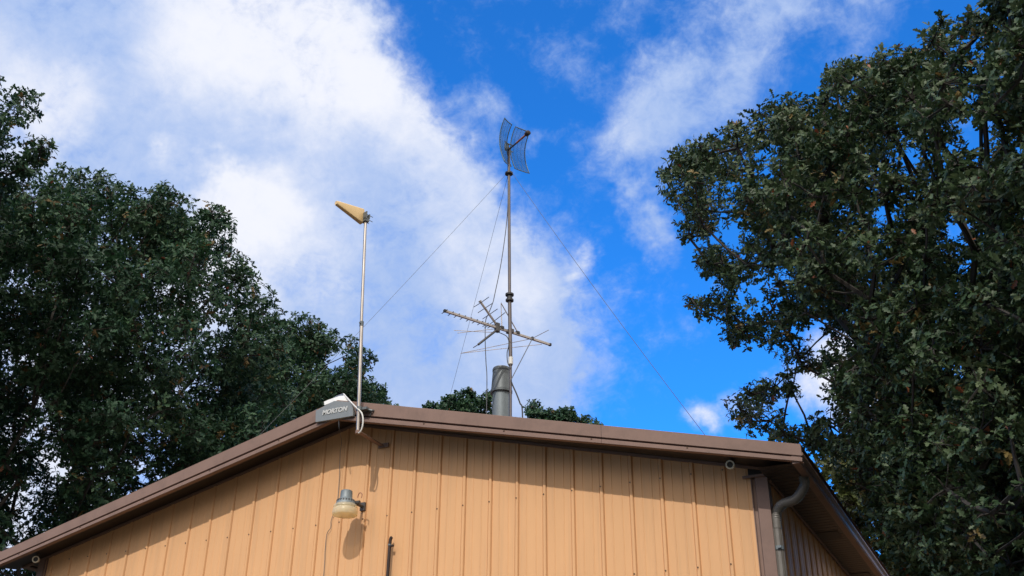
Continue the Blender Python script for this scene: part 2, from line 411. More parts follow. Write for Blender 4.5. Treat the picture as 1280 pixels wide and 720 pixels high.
# eaves on both sides: soffit of cross planks with vents, fascia, gutter
def eave(s, xw, xe, zs, front):
    w = MB(); rows = []; y = -.004 if front else .0
    n = int((DEP+.6)/.1)
    pr2 = []
    for i in range(n):
        yy = i*.1-.3
        pr2 += [(yy, 0), (yy+.088, 0), (yy+.091, .007), (yy+.097, .007)]
    w.loft([[(xw, a, zs+b) for a, b in pr2], [(xe-.12*s, a, zs+b) for a, b in pr2]])
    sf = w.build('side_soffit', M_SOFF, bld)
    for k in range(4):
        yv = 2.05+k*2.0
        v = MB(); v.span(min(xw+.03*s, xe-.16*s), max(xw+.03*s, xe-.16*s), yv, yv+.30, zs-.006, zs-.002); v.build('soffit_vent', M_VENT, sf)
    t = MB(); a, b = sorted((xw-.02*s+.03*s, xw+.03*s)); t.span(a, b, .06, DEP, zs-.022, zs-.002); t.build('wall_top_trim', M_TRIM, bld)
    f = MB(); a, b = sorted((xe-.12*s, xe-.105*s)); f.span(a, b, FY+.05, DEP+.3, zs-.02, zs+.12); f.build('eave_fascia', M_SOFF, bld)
    # gutter: open trough profile swept along the eave
    gq = [(xe-.100*s, zs+.065), (xe-.100*s, zs-.030), (xe-.040*s, zs-.030), (xe-.028*s, zs-.018), (xe-.024*s, zs+.018), (xe-.002*s, zs+.040), (xe-.002*s, zs+.062), (xe-.012*s, zs+.068), (xe-.018*s, zs+.058)]
    gt = MB(); gt.loft([[(x, FY+.012, z) for x, z in gq], [(x, DEP+.3, z) for x, z in gq]])
    gt.f.append(tuple(range(0, 7)))
    return gt.build('gutter', M_TRIM, bld)
eave(1, XR, ER, 4.690, True)
eave(-1, XL, EL, 4.85, True)

# downspout: corrugated elbow under the gutter, then straight to the ground
ds = MB()
path = []
P0 = np.array([7.725, .06, 4.67]); P1 = np.array([7.722, .06, 4.59]); P2 = np.array([7.635, .055, 4.478]); P3 = np.array([7.50, .05, 4.435]); P4 = np.array([7.445, .05, 4.35]); P5 = np.array([7.436, .05, 4.22])
ctrl = [P0, P1, P2, P3, P4, P5]
def spline(c, n=8):
    c = [np.array(p, float) for p in c]; c = [2*c[0]-c[1]]+c+[2*c[-1]-c[-2]]; out = []
    for i in range(1, len(c)-2):
        for k in range(n):
            t = k/n; out.append(.5*((2*c[i])+(c[i+1]-c[i-1])*t+(2*c[i-1]-5*c[i]+4*c[i+1]-c[i+2])*t*t+(-c[i-1]+3*c[i]-3*c[i+1]+c[i+2])*t**3))
    out.append(c[-2]); return out
sp = spline(ctrl, 12)
ds.tube(sp, [.042+.004*(i % 2) for i in range(len(sp))], 14, cap=False)
ds.tube([P5+np.array([0, 0, .01]), (7.434, .05, .05)], .040, 14)
# flutes on the straight part
for a in range(6):
    an = a*math.pi/3
    ds.tube([(7.434+.040*math.cos(an), .05+.040*math.sin(an), 4.22), (7.434+.040*math.cos(an), .05+.040*math.sin(an), .05)], .006, 6)
dn = ds.build('downspout', M_DOWN, bld, smooth=True)
st = MB(); st.tube([(7.434, .05, 4.03), (7.434, .05, 4.065)], .0485, 14); st.box((7.452, -.004, 4.048), (.03, .02, .02)); st.build('strap', M_GALV, dn)

# flue pipe through the roof
fp = on_y(626.5, 500, 2.35)
zc0 = on_y(625, 491, 2.35)[2]; zc1 = on_y(626, 461, 2.35)[2]
fl = MB(); fl.tube([(fp[0], fp[1], z_top(fp[0])-.1), (fp[0], fp[1], zc1-.15)], .118, 28)
flue = fl.build('flue_pipe', M_GALV, bld, smooth=True)
fc = MB(); fc.tube([(fp[0], fp[1], zc0-.012), (fp[0], fp[1], zc0+.02), (fp[0], fp[1], zc0+.024), (fp[0], fp[1], zc1-.055), (fp[0], fp[1], zc1-.05), (fp[0], fp[1], zc1-.02), (fp[0], fp[1], zc1)], [.148, .150, .138, .120, .124, .124, .116], 28)
fc.build('pipe_cap', M_GALVD, flue, smooth=True)
sk = MB(); sk.tube([(fp[0], fp[1], z_top(fp[0])-.08), (fp[0], fp[1], z_top(fp[0])+.10), (fp[0], fp[1], z_top(fp[0])+.13)], [.24, .15, .121], 24, cap=False); sk.build('flashing', M_BLACK, flue, smooth=True)

# ------------------------------------------------------------------ name plate on the ridge end
pl = empty('name_plate', (RX, FY-.02, 5.86), 'grey gable shaped plate lettered MORTON on the ridge end', 'sign')
Y0 = FY-.012
poly = [on_y(394.2, 527.8, Y0-.03), on_y(441.0, 519.8, Y0-.03), on_y(440.8, 508.3, Y0-.03), on_y(437.2, 502.3, Y0-.03), on_y(417.5, 501.0, Y0-.03), on_y(394.6, 513.3, Y0-.03)]
b = MB(); b.prism(poly, (0, .04, 0)); b.build('plate', M_PLATE, pl, bevel=.003)
def text_mesh(body, size, mat, parent, center, ax_x, ax_z, shear=.12, ext=.003):
    cu = bpy.data.curves.new('lettering', 'FONT'); cu.body = body; cu.size = size; cu.extrude = ext; cu.align_x = 'CENTER'; cu.align_y = 'CENTER'; cu.shear = shear; cu.offset = size*.04
    t = bpy.data.objects.new('lettering', cu); col.objects.link(t)
    dg = bpy.context.evaluated_depsgraph_get(); me = bpy.data.meshes.new_from_object(t.evaluated_get(dg)); bpy.data.objects.remove(t); bpy.data.curves.remove(cu)
    me.name = 'lettering'; me.materials.clear(); me.materials.append(mat)
    ax_x = Vector(ax_x).normalized(); ax_z = Vector(ax_z).normalized(); n = ax_x.cross(ax_z)
    c = Vector(tuple(center))-Vector(tuple(world_loc(parent)))
    R = Matrix(((ax_x[0], ax_z[0], n[0], c[0]), (ax_x[1], ax_z[1], n[1], c[1]), (ax_x[2], ax_z[2], n[2], c[2]), (0, 0, 0, 1)))
    me.transform(R); o = bpy.data.objects.new('lettering', me); col.objects.link(o); o.parent = parent; return o
tcn = on_y(418.3, 513.6, Y0-.033)
tm = text_mesh('MORTON', .074, M_LETTER, pl, tcn, (1, 0, 0), (0, 0, 1))
# white torn flashing lying over the ridge end behind the plate
fz = empty('ridge_flashing', (RX-.05, -.2, 6.1), 'crumpled white flashing strip poking up behind the lettered plate', 'flashing')
def sheet(pts_rows, name, mat, parent, th=.006):
    o = MB().loft(pts_rows).build(name, mat, parent); md = o.modifiers.new('solid', 'SOLIDIFY'); md.thickness = th; return o
A = [on_y(405.5, 506.5, -.37), on_y(405, 502, -.33), on_y(411, 499.5, -.25)]
Bp = [on_y(417, 501.8, -.375), on_y(418, 497.5, -.33), on_y(424, 495, -.25)]
Cp = [on_y(432, 503.0, -.375), on_y(431, 496.5, -.33), on_y(431, 494, -.25)]
Dp = [on_y(438.5, 503.5, -.37), on_y(436, 500, -.33), on_y(434, 497, -.25)]
sheet([A, Bp, Cp, Dp], 'strip', M_WHITE, fz)
A2 = [on_y(415, 498.5, -.26), on_y(420, 494.8, -.20)]; B2 = [on_y(428, 494.5, -.26), on_y(428.5, 491.8, -.20)]; C2 = [on_y(433, 497.5, -.26), on_y(430, 493.5, -.20)]
sheet([A2, B2, C2], 'torn_flap', M_GALVD, fz)

# ------------------------------------------------------------------ short pole with panel antenna
PY = FY-.095
pb, pt = on_y(447.3, 541.5, PY), on_y(457.0, 272, PY)
ap = empty('antenna_pole', pb, 'slim pale metal pole clamped to the front of the ridge', 'pole')
jm = on_y(452.0, 405, PY)
MB().tube([pb, jm], .021, 14).build('lower_tube', M_POLE, ap, smooth=True)
MB().tube([jm-np.array([0, 0, .08]), pt+np.array([0, 0, .03])], .0175, 14).build('upper_tube', M_POLE, ap, smooth=True)
MB().tube([jm-np.array([0, 0, .03]), jm+np.array([0, 0, .03])], .024, 12).box(jm+np.array([0, -.028, 0]), (.014, .03, .014)).build('joint_clamp', M_GALVD, ap)
bc = on_y(449.3, 511, PY)
b = MB(); b.tube([bc-np.array([0, 0, .02]), bc+np.array([0, 0, .02])], .033, 14)
q = [on_y(451, 510, FY-.06), on_y(458, 511.0, FY-.05), on_y(465, 513.4, FY-.03), on_y(467, 513.0, FY-.004)]
b.tube(q, .012, 8); b.tube([on_y(466.5, 513, FY-.02), on_y(463.5, 516.5, FY-.012), on_y(462.5, 520, FY-.004)], .006, 8)
b.span(bc[0]-.05, bc[0]+.09, PY, FY-.001, bc[2]-.014, bc[2]+.014)
b.build('wall_bracket', M_GALVD, ap)
# foot bracket below
b = MB(); fb = pb+np.array([0, 0, .012]); b.box((fb[0]+.008, fb[1]/2, fb[2]), (.055, abs(fb[1])+.02, .010)); b.box((fb[0]+.03, -.004, fb[2]), (.13, .012, .05)); b.tube([fb-np.array([0, 0, .018]), fb+np.array([0, 0, .018])], .028, 12)
b.build('foot_bracket', M_TRIM, ap)
# white cable looping round the pole foot
cb = MB(); cp = [on_y(429.5, 492.5, -.22), on_y(434, 497.5, -.36), on_y(440, 504, -.44), on_y(445.5, 509.5, PY-.02), on_y(451.5, 515.5, PY-.03), on_y(453.6, 522, PY-.03), on_y(453.5, 530, PY-.03), on_y(451.8, 537, PY-.03), on_y(449.3, 540.8, PY-.025), on_y(447.6, 541.3, PY-.005)]
o = cb.tube(spline(cp, 5), .0085, 8).build('coax_cable', M_WHITE, None, smooth=True)
origin_at(o, cp[0]); tag(o, 'white cable running off the ridge and looping beside the pole foot', 'cable')

# log periodic panel antenna
la = empty('panel_antenna', pt, 'cream wedge shaped panel antenna on top of the slim pole', 'antenna')
h = math.radians(254); LA = np.array([math.cos(h), math.sin(h), 0.0]); LN = np.array([-math.sin(h), math.cos(h), 0.0]); UP = np.array([0, 0, 1.0])
TL, TR = on_y(453.7, 261.6, PY), None
rear = on_y(453.2, 271.3, PY)
th = .062
b = MB(); rr = []
import itertools
Lw, hr, hf = .415, .215, .055
def wedge(t):
    hh = hr+(hf-hr)*t; c = rear+LA*Lw*t; r = .018; q = []
    tt = th*(1-.25*t)
    for sy, sz in ((1, 1), (-1, 1), (-1, -1), (1, -1)):
        cy, cz = sy*(tt/2-r), sz*(hh/2-r)
        base = {(1, 1): 0, (-1, 1): 90, (-1, -1): 180, (1, -1): 270}[(sy, sz)]
        for k in range(5):
            an = math.radians(base+k*22.5); q.append(c+LN*(cy+r*math.cos(an))+UP*(cz+r*math.sin(an)))
    return q
ts = [0, .03, .25, .5, .75, .96, 1.0]
rows = []
for t in ts:
    q = wedge(t)
    if t in (0, 1.0):
        c = sum(q)/len(q); q = [c+(p-c)*.88 for p in q]
    rows.append(q)
b.loft(rows, close=True); b.f.append(tuple(range(20))); b.f.append(tuple(range((len(ts)-1)*20, len(ts)*20)))
b.build('radome', M_CREAM, la, smooth=True)
b = MB(); b.box(rear-LA*.03, (.05, .05, .07), (LA, LN, UP)); mp_ = np.array([pt[0], pt[1], rear[2]-.01])
b.box(mp_+LA*.024, (.012, .10, .10), (LA, LN, UP)); b.box(mp_-LA*.026, (.012, .09, .06), (LA, LN, UP)); b.box(mp_+np.array([0, 0, -.05]), (.06, .075, .05), (LA, LN, UP)); b.build('mount', M_GALVD, la)
for dz in (-.045, .02):
    for dn_ in (-.032, .032): MB().tube([mp_+LA*.03+LN*dn_+UP*dz, mp_-LA*.085+LN*dn_+UP*dz], .004, 8).build('clamp_bolt', M_GALV, la)

# ------------------------------------------------------------------ barn lamp on the wall
LY = -.275
lc = on_y(430.9, 644.0, LY)
lamp = empty('barn_light', (lc[0], 0, lc[2]), 'galvanised barn light with amber glass bowl on the front wall', 'lamp')
zb_ = lc[2]
zt_ = on_y(431.3, 613.6, LY)[2]
H = zt_-zb_
cx = lc[0]
b = MB(); b.tube([(cx, LY, zb_+H*.42), (cx, LY, zb_+H*.52), (cx, LY, zb_+H*.60), (cx, LY, zb_+H*.66), (cx, LY, zb_+H*.70), (cx, LY, zb_+H*.97), (cx, LY, zb_+H)], [.108, .100, .086, .072, .066, .062, .052], 28)
hood = b.build('hood', M_GALV, lamp, smooth=True)
b = MB()
for k in range(20):
    a = 2*math.pi*k/20; b.box((cx+.094*math.cos(a), LY+.094*math.sin(a), zb_+H*.555), (.012, .012, .022), ((math.cos(a), math.sin(a), 0), (-math.sin(a), math.cos(a), 0), (0, 0, 1)))
b.build('vent_slot', M_ANTD, hood)
b = MB(); pr3 = [(.098, .45), (.118, .41), (.127, .35), (.128, .31), (.121, .285), (.130, .25), (.135, .13), (.133, .04), (.129, 0), (.125, 0), (.124, .12), (.113, .28), (.092, .40)]
b.tube([(cx, LY, zb_+H*t) for r, t in pr3], [r for r, t in pr3], 36, cap=False)
b.f.append(tuple(8*36+k for k in range(36))); b.build('glass_bowl', M_LENS, lamp, smooth=True)
b = MB(); b.tube([(cx, LY, zb_+H*.62), (cx, LY, zb_+H*.18)], [.025, .04], 14); b.build('bulb', M_WHITE, lamp, smooth=True)
ac = (cx+.035, LY+.10, zb_+H*.60)
b = MB(); b.tube([(cx+.02, LY+.05, zb_+H*.58), ac, (cx+.04, -.03, zb_+H*.60), (cx+.04, .016, zb_+H*.60)], .018, 10); b.box((cx+.04, -.004, zb_+H*.60), (.06, .03, .09))
b.tube([(cx+.085, LY+.06, zb_+H*.52), (cx+.135, LY+.06, zb_+H*.52)], .022, 10); b.tube([ac, (cx+.10, LY+.06, zb_+H*.52)], .014, 8)
b.build('bracket', M_ANTD, lamp)
b = MB(); pc = [(cx+.105, LY+.06, zb_+H*.72), (cx+.115, LY+.06, zb_+H*.86), (cx+.14, LY+.05, zb_+H*.90), (cx+.165, LY+.05, zb_+H*.82), (cx+.16, LY+.05, zb_+H*.68)]
b.tube(spline(pc, 5), .005, 8); b.build('hook_wire', M_RED, lamp, smooth=True)

# thin drop wires
o = MB().tube(spline([on_y(423.5, 523.5, FY-.012), on_y(424.0, 536, FY-.01), on_y(426.5, 548, -.25), on_y(426.8, 556, -.16), on_y(425.2, 566, -.06), on_y(424.0, 600, -.006), on_y(421.5, 628, -.006), on_y(415.5, 646, -.006), on_y(413.8, 652, -.006), on_y(413.2, 660, -.006), on_y(408.5, 668, -.006), on_y(406.3, 690, -.006), on_y(404.2, 724, -.006), (2.62, -.006, 2.5)], 5), .0032, 6).build('drop_wire', M_WIRE, None)
origin_at(o, on_y(423.5, 523.5, FY-.012)); tag(o, 'thin grey wire hanging from the lettered plate and down the wall', 'wire')

# dark iron rod at the bottom of the wall
ir = empty('iron_pipe', (3.40, -.05, 0), 'dark rusty iron pipe with a bent hook top against the wall', 'pipe')
ptop = on_y(487.2, 682, -.05)
b = MB(); b.tube([ptop, (3.385, -.05, .0)], .0165, 12); b.build('rod', M_IRON, ir, smooth=True)
b = MB(); b.tube(spline([ptop, ptop+np.array([.002, 0, .045]), ptop+np.array([.008, 0, .075]), ptop+np.array([.022, 0, .088])], 4), [.017]*12+[.012], 10); b.box(ptop+np.array([.03, -.005, -.006]), (.035, .025, .018)); b.build('hook_end', M_IRON, ir)
b = MB(); b.tube([ptop+np.array([-.002, 0, -.0]), ptop+np.array([-.002, 0, .014])], .0195, 12); b.build('collar', M_GALV, ir)

# bullet cameras under the eaves
def bullet(p, aim, label, k=1.2):
    t = empty('security_camera', p, label, 'camera', 'white bullet cameras under the eaves')
    a = np.array(aim, float); a /= np.linalg.norm(a)
    p = np.array(p, float)
    s_ = np.array([0, 0, 1.0])
    b = MB(); b.tube([p-a*.07*k, p-a*.06*k, p+a*.035*k], [.020*k, .026*k, .028*k], 18)
    body = b.build('housing', M_WHITE, t, smooth=True)
    b = MB(); b.tube([p+a*.030*k, p+a*.046*k, p+a*.047*k, p+a*.038*k], [.034*k, .034*k, .024*k, .023*k], 22, cap=False)
    n = len(b.v); b.build('bezel', M_CAMW, t)
    b = MB(); b.tube([p+a*.034*k, p+a*.0385*k], .027*k, 18); b.build('lens', M_BLACK, t, smooth=True)
    b = MB(); b.tube([p-a*.03*k+s_*.02*k, p-a*.03*k+s_*.075*k], .011*k, 10); b.tube([p-a*.03*k+s_*.065*k, p-a*.03*k+s_*.078*k], .028*k, 14); b.build('mount', M_ANTD, t, smooth=True)
cr = on_y(913.7, 581.5, -.16); cl = on_y(45.5, 699.5, -.20)
bullet(cr, CAM-cr+np.array([-1.6, 0, 1.2]), 'small white camera under the right end of the front eave')
bullet(cl, CAM-cl+np.array([-1, -3, .5]), 'small white camera under the far left end of the eave')

# ------------------------------------------------------------------ tall mast, its antennas and stays
MY = 2.0
mt, mbse = on_y(636.0, 185, MY), on_y(638.6, 518, MY)
mx_, my_ = on_y(637.4, 400, MY)[0], MY
mb0 = np.array([mbse[0]+.004, MY, z_top(mbse[0])-.03])
mast = empty('antenna_mast', mb0, 'tall thin steel mast rising beside the flue pipe', 'mast')
zt2 = on_y(637, 372, MY); zc = on_y(638.3, 455, MY)
MB().tube([mb0, zc], .017, 12).build('lower_tube', M_MAST, mast, smooth=True)
MB().tube([zc-np.array([0, 0, .02]), zt2], .025, 12).build('middle_tube', M_MAST, mast, smooth=True)
MB().tube([zt2, mt], .021, 12).build('upper_tube', M_MAST, mast, smooth=True)
tz = on_y(638.4, 451, MY); MB().tube([tz-np.array([0, 0, .05]), tz+np.array([0, 0, .05])], .0305, 12).build('tape_wrap', M_WHITE, mast, smooth=True)
for q, rr_ in ((on_y(636.2, 217, MY), .058), (on_y(637, 368.5, MY), .058), (on_y(637, 375.5, MY), .055)):
    MB().tube([q-np.array([0, 0, .012]), q+np.array([0, 0, .012])], rr_, 16).build('guy_ring', M_BLACK, mast, smooth=True)
qq = on_y(637, 372, MY); MB().tube([qq-np.array([0, 0, .05]), qq+np.array([0, 0, .05])], .037, 12).build('joint_sleeve', M_BLACK, mast, smooth=True)
MB().tube([mb0+np.array([0, 0, .02]), mb0+np.array([0, 0, .05]), mb0+np.array([0, 0, .07])], [.12, .10, .03], 16).build('base_plate', M_GALVD, mast)

# TV antenna
Z = lambda X, Y: (540+X/6, 360+Y/6)
bz = on_y(*Z(590, 330), MY+.055); zb = bz[2]
BA = on_z(*Z(96, 172), zb); BB = on_z(*Z(885, 425), zb); U = (BB-BA)/np.linalg.norm(BB-BA); NN = np.array([-U[1], U[0], 0.0])
def on_v(px, py): d = ray(px, py); return CAM+d*(NN@(bz-CAM))/(NN@d)
tv = empty('rooftop_antenna', bz, 'old television antenna with many thin rods clamped to the mast', 'antenna')
b = MB(); b.box((BA+BB)/2, (np.linalg.norm(BB-BA), .028, .028), (U, NN, UP)); b.build('boom', M_ANT, tv)
for e in (BA, BB): MB().box(e, (.03, .034, .034), (U, NN, UP)).build('boom_end_cap', M_BLACK, tv)
for X in (106, 151, 196, 241, 286, 331, 372, 412, 450):
    t = (X-96)/(885-96); P = BA+(BB-BA)*np.interp(X, (96, 490, 885), (0, np.linalg.norm(on_v(*Z(490, 300))-BA)/np.linalg.norm(BB-BA), 1))
    MB().tube([P-NN*.030+UP*.012, P+NN*.105+UP*.012], .0055, 6).build('director_rod', M_ANTD, tv)
hubp = on_v(*Z(489, 297)); hubp[2] = zb
b = MB(); b.box(hubp, (.06, .06, .13), (U, NN, UP)); b.build('hub', M_ANTD, tv, bevel=.008)
up_t = on_v(*Z(360, 99)); lo_m = on_v(*Z(347, 424)); lo_t = on_v(*Z(310, 447))
MB().tube([hubp+UP*.03, up_t], .0155, 8).tube([up_t-(up_t-hubp)*.03, up_t+(up_t-hubp)*.02], .022, 8).build('reflector_arm', M_ANT, tv)
MB().tube([hubp-UP*.03, lo_m], .0155, 8).tube([lo_m, lo_t], .006, 6).build('reflector_arm', M_ANTD, tv)
for (xa, ya), (xb, yb), (xc, yc) in (((370, 108), (315, 142), (426, 68)), ((402, 148), (345, 186), (456, 113)), ((436, 195), (380, 232), (491, 157)), ((470, 245), (394, 300), (549, 184))):
    pcn = on_v(*Z(xa, ya)); e1 = on_z(*Z(xb, yb), pcn[2]); e2 = on_z(*Z(xc, yc), pcn[2])
    MB().tube([e1, pcn, e2], .005, 6).build('reflector_rod', M_ANTD, tv)
for q in (((215, 490), (722, 385)), ((215, 490), (822, 422)), ((875, 315), (752, 378)), ((165, 318), (474, 334)), ((190, 338), (472, 306)), ((752, 378), (722, 385))):
    e = [on_z(*Z(*p), zb-.018) for p in q]; MB().tube(e, .0048, 6).build('element_rod', M_ANT, tv)
b = MB(); b.tube([on_v(*Z(524, 292)), on_v(*Z(518, 113)), on_v(*Z(642, 332))], .008, 8); b.build('boom_brace', M_ANT, tv)
for X, Y in ((524, 295), (642, 334)): P = on_v(*Z(X, Y)); MB().box((P[0], P[1], zb+.02), (.05, .04, .04), (U, NN, UP)).build('clamp', M_BLACK, tv)
b = MB(); b.box(bz-NN*.0+np.array([0, -.02, 0]), (.07, .09, .05), (U, NN, UP)); b.build('mast_clamp', M_ANTD, tv); MB().box(on_z(*Z(752, 378), zb), (.03, .035, .04), (U, NN, UP)).build('rod_insulator', M_ANTD, tv)

# grid dish
unit_ = lambda a: a/np.linalg.norm(a)
GU, GW = np.array([.045, .3305, .0858]), np.array([.0625, -.1273, .2737])     # half width, half height of the reflector
GA = np.cross(GU, GW); GA /= np.linalg.norm(GA); GF = np.array([.843, -.535, -.052])
GC = on_y(636, 186, MY)+np.array([-.0057, 0, .0361])
def gp(s, t, off=0.0): return GC+GU*s+GW*t+GA*(.58*s*s*(GU@GU)+.885*t*t*(GW@GW)+off)
dish = empty('grid_dish', GC, 'wire grid dish antenna in two curved halves at the mast top', 'dish')
for s0, s1 in ((-1.0, -.15), (.15, 1.0)):
    b = MB(); lp = [gp(s0, t) for t in np.linspace(-1, 1, 13)]+[gp(s, 1) for s in np.linspace(s0, s1, 6)[1:]]+[gp(s1, t) for t in np.linspace(1, -1, 13)[1:]]+[gp(s, -1) for s in np.linspace(s1, s0, 6)[1:-1]]
    b.tube(lp+[lp[0]], .0085, 6, cap=False); fr = b.build('panel_frame', M_DISH, dish)
    b = MB()
    for t in np.linspace(-1, 1, 76)[1:-1]: b.tube([gp(s, t) for s in np.linspace(s0, s1, 5)], .0018, 4, cap=False)
    for s in np.linspace(s0, s1, 5)[1:-1]: b.tube([gp(s, t) for t in np.linspace(-1, 1, 13)], .0021, 4, cap=False)
    b.build('wire_grid', M_DISH, fr)
b = MB()
for t in (-.16, .16): b.tube([gp(-.3, t), gp(0, t, -.015), gp(.3, t)], .009, 8)
b.box(gp(0, 0, -.03), (.04, .06, .11), (GA, unit_(GU), np.cross(GA, unit_(GU)))); b.tube([gp(-.28, -.16), gp(0, -.1, -.05)], .009, 8)
b.build('hub_bracket', M_GALV, dish)
f0 = on_y(636, 187, MY-.02); f1_ = f0+GF*.32; f2_ = f0+GF*.50
fa = MB().tube([f0, f1_], .0125, 10).build('feed_arm', M_ANTD, dish, smooth=True)
MB().tube([f1_-GF*.10, f2_], .0155, 10).build('feed_tube', M_RED, fa, smooth=True)
MB().tube([f2_-GF*.03, f2_-GF*.02, f2_+GF*.04, f2_+GF*.05], [.02, .036, .036, .02], 14).build('feed_head', M_IRON, fa, smooth=True)

# stays: each from the top ring to the roof
def roof_hit(pxf, y):
    lo, hi = 430.0, 700.0
    for _ in range(50):
        m_ = (lo+hi)/2; P = on_y(pxf(m_), m_, y)
        if P[2] > z_top(P[0]): lo = m_
        else: hi = m_
    return on_y(pxf(lo), lo, y)
ringp = on_y(636.2, 217, MY)
def stay(start, p1, p2, y, label, r=.0023):
    f = lambda py: p1[0]+(p2[0]-p1[0])*(py-p1[1])/(p2[1]-p1[1])
    e = roof_hit(f, y); sg = [start+(e-start)*t-np.array([0, 0, .12*4*t*(1-t)*.4]) for t in np.linspace(0, 1, 12)]
    o = MB().tube(sg, r, 6).build('guy_wire', M_WIRE); origin_at(o, e); tag(o, label, 'wire', 'guy wires of the tall mast'); return o
stay(ringp+np.array([-.05, 0, 0]), (630, 218), (425, 435), .25, 'guy wire slanting from the mast ring down to the left roof edge')
stay(ringp+np.array([-.03, .03, 0]), (632, 225), (565, 480), 6.0, 'steep guy wire dropping from the mast ring behind the ridge')
stay(ringp+np.array([.05, 0, 0]), (643, 225), (875, 535), .25, 'guy wire slanting from the mast ring down to the right roof edge', .0032)
# coax from the dish down to the TV antenna and the roof
cps = [on_y(635.2, 225, MY-.03), on_y(634.0, 270, MY-.03), on_y(627, 325, MY-.02), on_y(*Z(468, 60), MY-.02), on_y(*Z(455, 112), MY-.04), on_y(*Z(425, 190), MY-.05), on_y(*Z(402, 250), MY-.05), on_y(*Z(399, 400), MY-.02), on_y(*Z(405, 560), MY), on_y(*Z(412, 720), MY+.02)]
e = on_y(608.6, 500, MY+.02); cps.append(np.array([e[0], e[1], z_top(e[0])]))
o = MB().tube(spline(cps, 6), .0065, 6).build('coax_cable', M_WIRE, None, smooth=True); origin_at(o, cps[-1]); tag(o, 'dark cable falling from mast top past the flue to the roof', 'cable')
cps = [on_v(*Z(497, 332)), on_y(*Z(530, 345), MY-.03), on_y(*Z(560, 363), MY-.03), on_y(*Z(575, 395), MY-.03), on_y(*Z(574, 440), MY-.03), on_y(*Z(563, 490), MY-.03), on_y(*Z(568, 560), MY-.03), on_y(*Z(588, 600), MY-.03)]
o = MB().tube(spline(cps, 5), .0062, 6).build('coax_cable', M_BLACK, None, smooth=True); origin_at(o, cps[0]); tag(o, 'short dark cable curving from the rod antenna hub into the mast', 'cable')
s0 = on_y(638.7, 475, MY-.02); e_ = on_z(*Z(752, 380), zb-.02)
o = MB().tube([s0, e_], .0065, 6).build('antenna_strut', M_WIRE); origin_at(o, s0); tag(o, 'thin straight strut from the mast up to the rod antenna boom', 'strut')
cps = [on_y(638.8, 476, MY-.03), on_y(641, 482, MY-.03), on_y(645.5, 492, MY-.03), on_y(650, 504, MY-.03), on_y(653.0, 516, MY-.03)]
e = on_y(653.5, 522, MY-.03); cps.append(np.array([e[0], e[1], z_top(e[0])]))
o = MB().tube(spline(cps, 5), .0095, 6).build('coax_cable', M_BLACK, None, smooth=True); origin_at(o, cps[-1]); tag(o, 'thick black cable curving off the mast to the roof right of the flue', 'cable')

# ------------------------------------------------------------------ oaks
def leaf_template(lobes):
    """oak leaf along +Y, unit length, folded along its midrib"""
    if lobes == 3: st = [(.0, .012), (.14, .015), (.26, .15), (.33, .08), (.48, .25), (.56, .12), (.73, .31), (.81, .15), (.92, .17), (1.0, .02)]
    elif lobes == 2: st = [(.0, .012), (.16, .025), (.33, .18), (.43, .08), (.64, .27), (.75, .12), (.88, .16), (1.0, .02)]
    else: st = [(.0, .012), (.30, .20), (.45, .13), (.72, .30), (1.0, .03)]
    v = []; f = []
    for y, wd in st:
        bend = -.16*y*y
        v += [(-wd, y, bend+wd*.28), (0, y, bend), (wd, y, bend+wd*.28)]
    for i in range(len(st)-1):
        a = i*3; f += [(a, a+1, a+4, a+3), (a+1, a+2, a+5, a+4)]
    return np.array(v), np.array(f)
def unit(a): return a/(np.linalg.norm(a, axis=-1, keepdims=True)+1e-9)
def quad_mesh(name, V, F, mat, attr=None, smooth=True):
    me = bpy.data.meshes.new(name); me.vertices.add(len(V)); me.vertices.foreach_set('co', V.astype(np.float32).ravel())
    me.loops.add(F.size); me.loops.foreach_set('vertex_index', F.astype(np.int32).ravel())
    me.polygons.add(len(F)); me.polygons.foreach_set('loop_start', np.arange(0, F.size, 4, dtype=np.int32))
    me.polygons.foreach_set('use_smooth', np.full(len(F), smooth))
    if attr is not None:
        a = me.attributes.new('leaf_kind', 'FLOAT', 'POINT'); a.data.foreach_set('value', attr.astype(np.float32))
    me.update(calc_edges=True); me.materials.append(mat); return me
def in_poly(p, poly):
    x, y = p; c = False; j = len(poly)-1
    for i in range(len(poly)):
        xi, yi = poly[i]; xj, yj = poly[j]
        if (yi > y) != (yj > y) and x < (xj-xi)*(y-yi)/(yj-yi)+xi: c = not c
        j = i
    return c
def edge_dist(p, poly):
    P = np.array(poly, float); Q = np.roll(P, -1, 0); d = Q-P; t = np.clip(((np.array(p)-P)*d).sum(1)/((d*d).sum(1)+1e-9), 0, 1)
    return np.sqrt((((P+d*t[:, None])-np.array(p))**2).sum(1)).min()
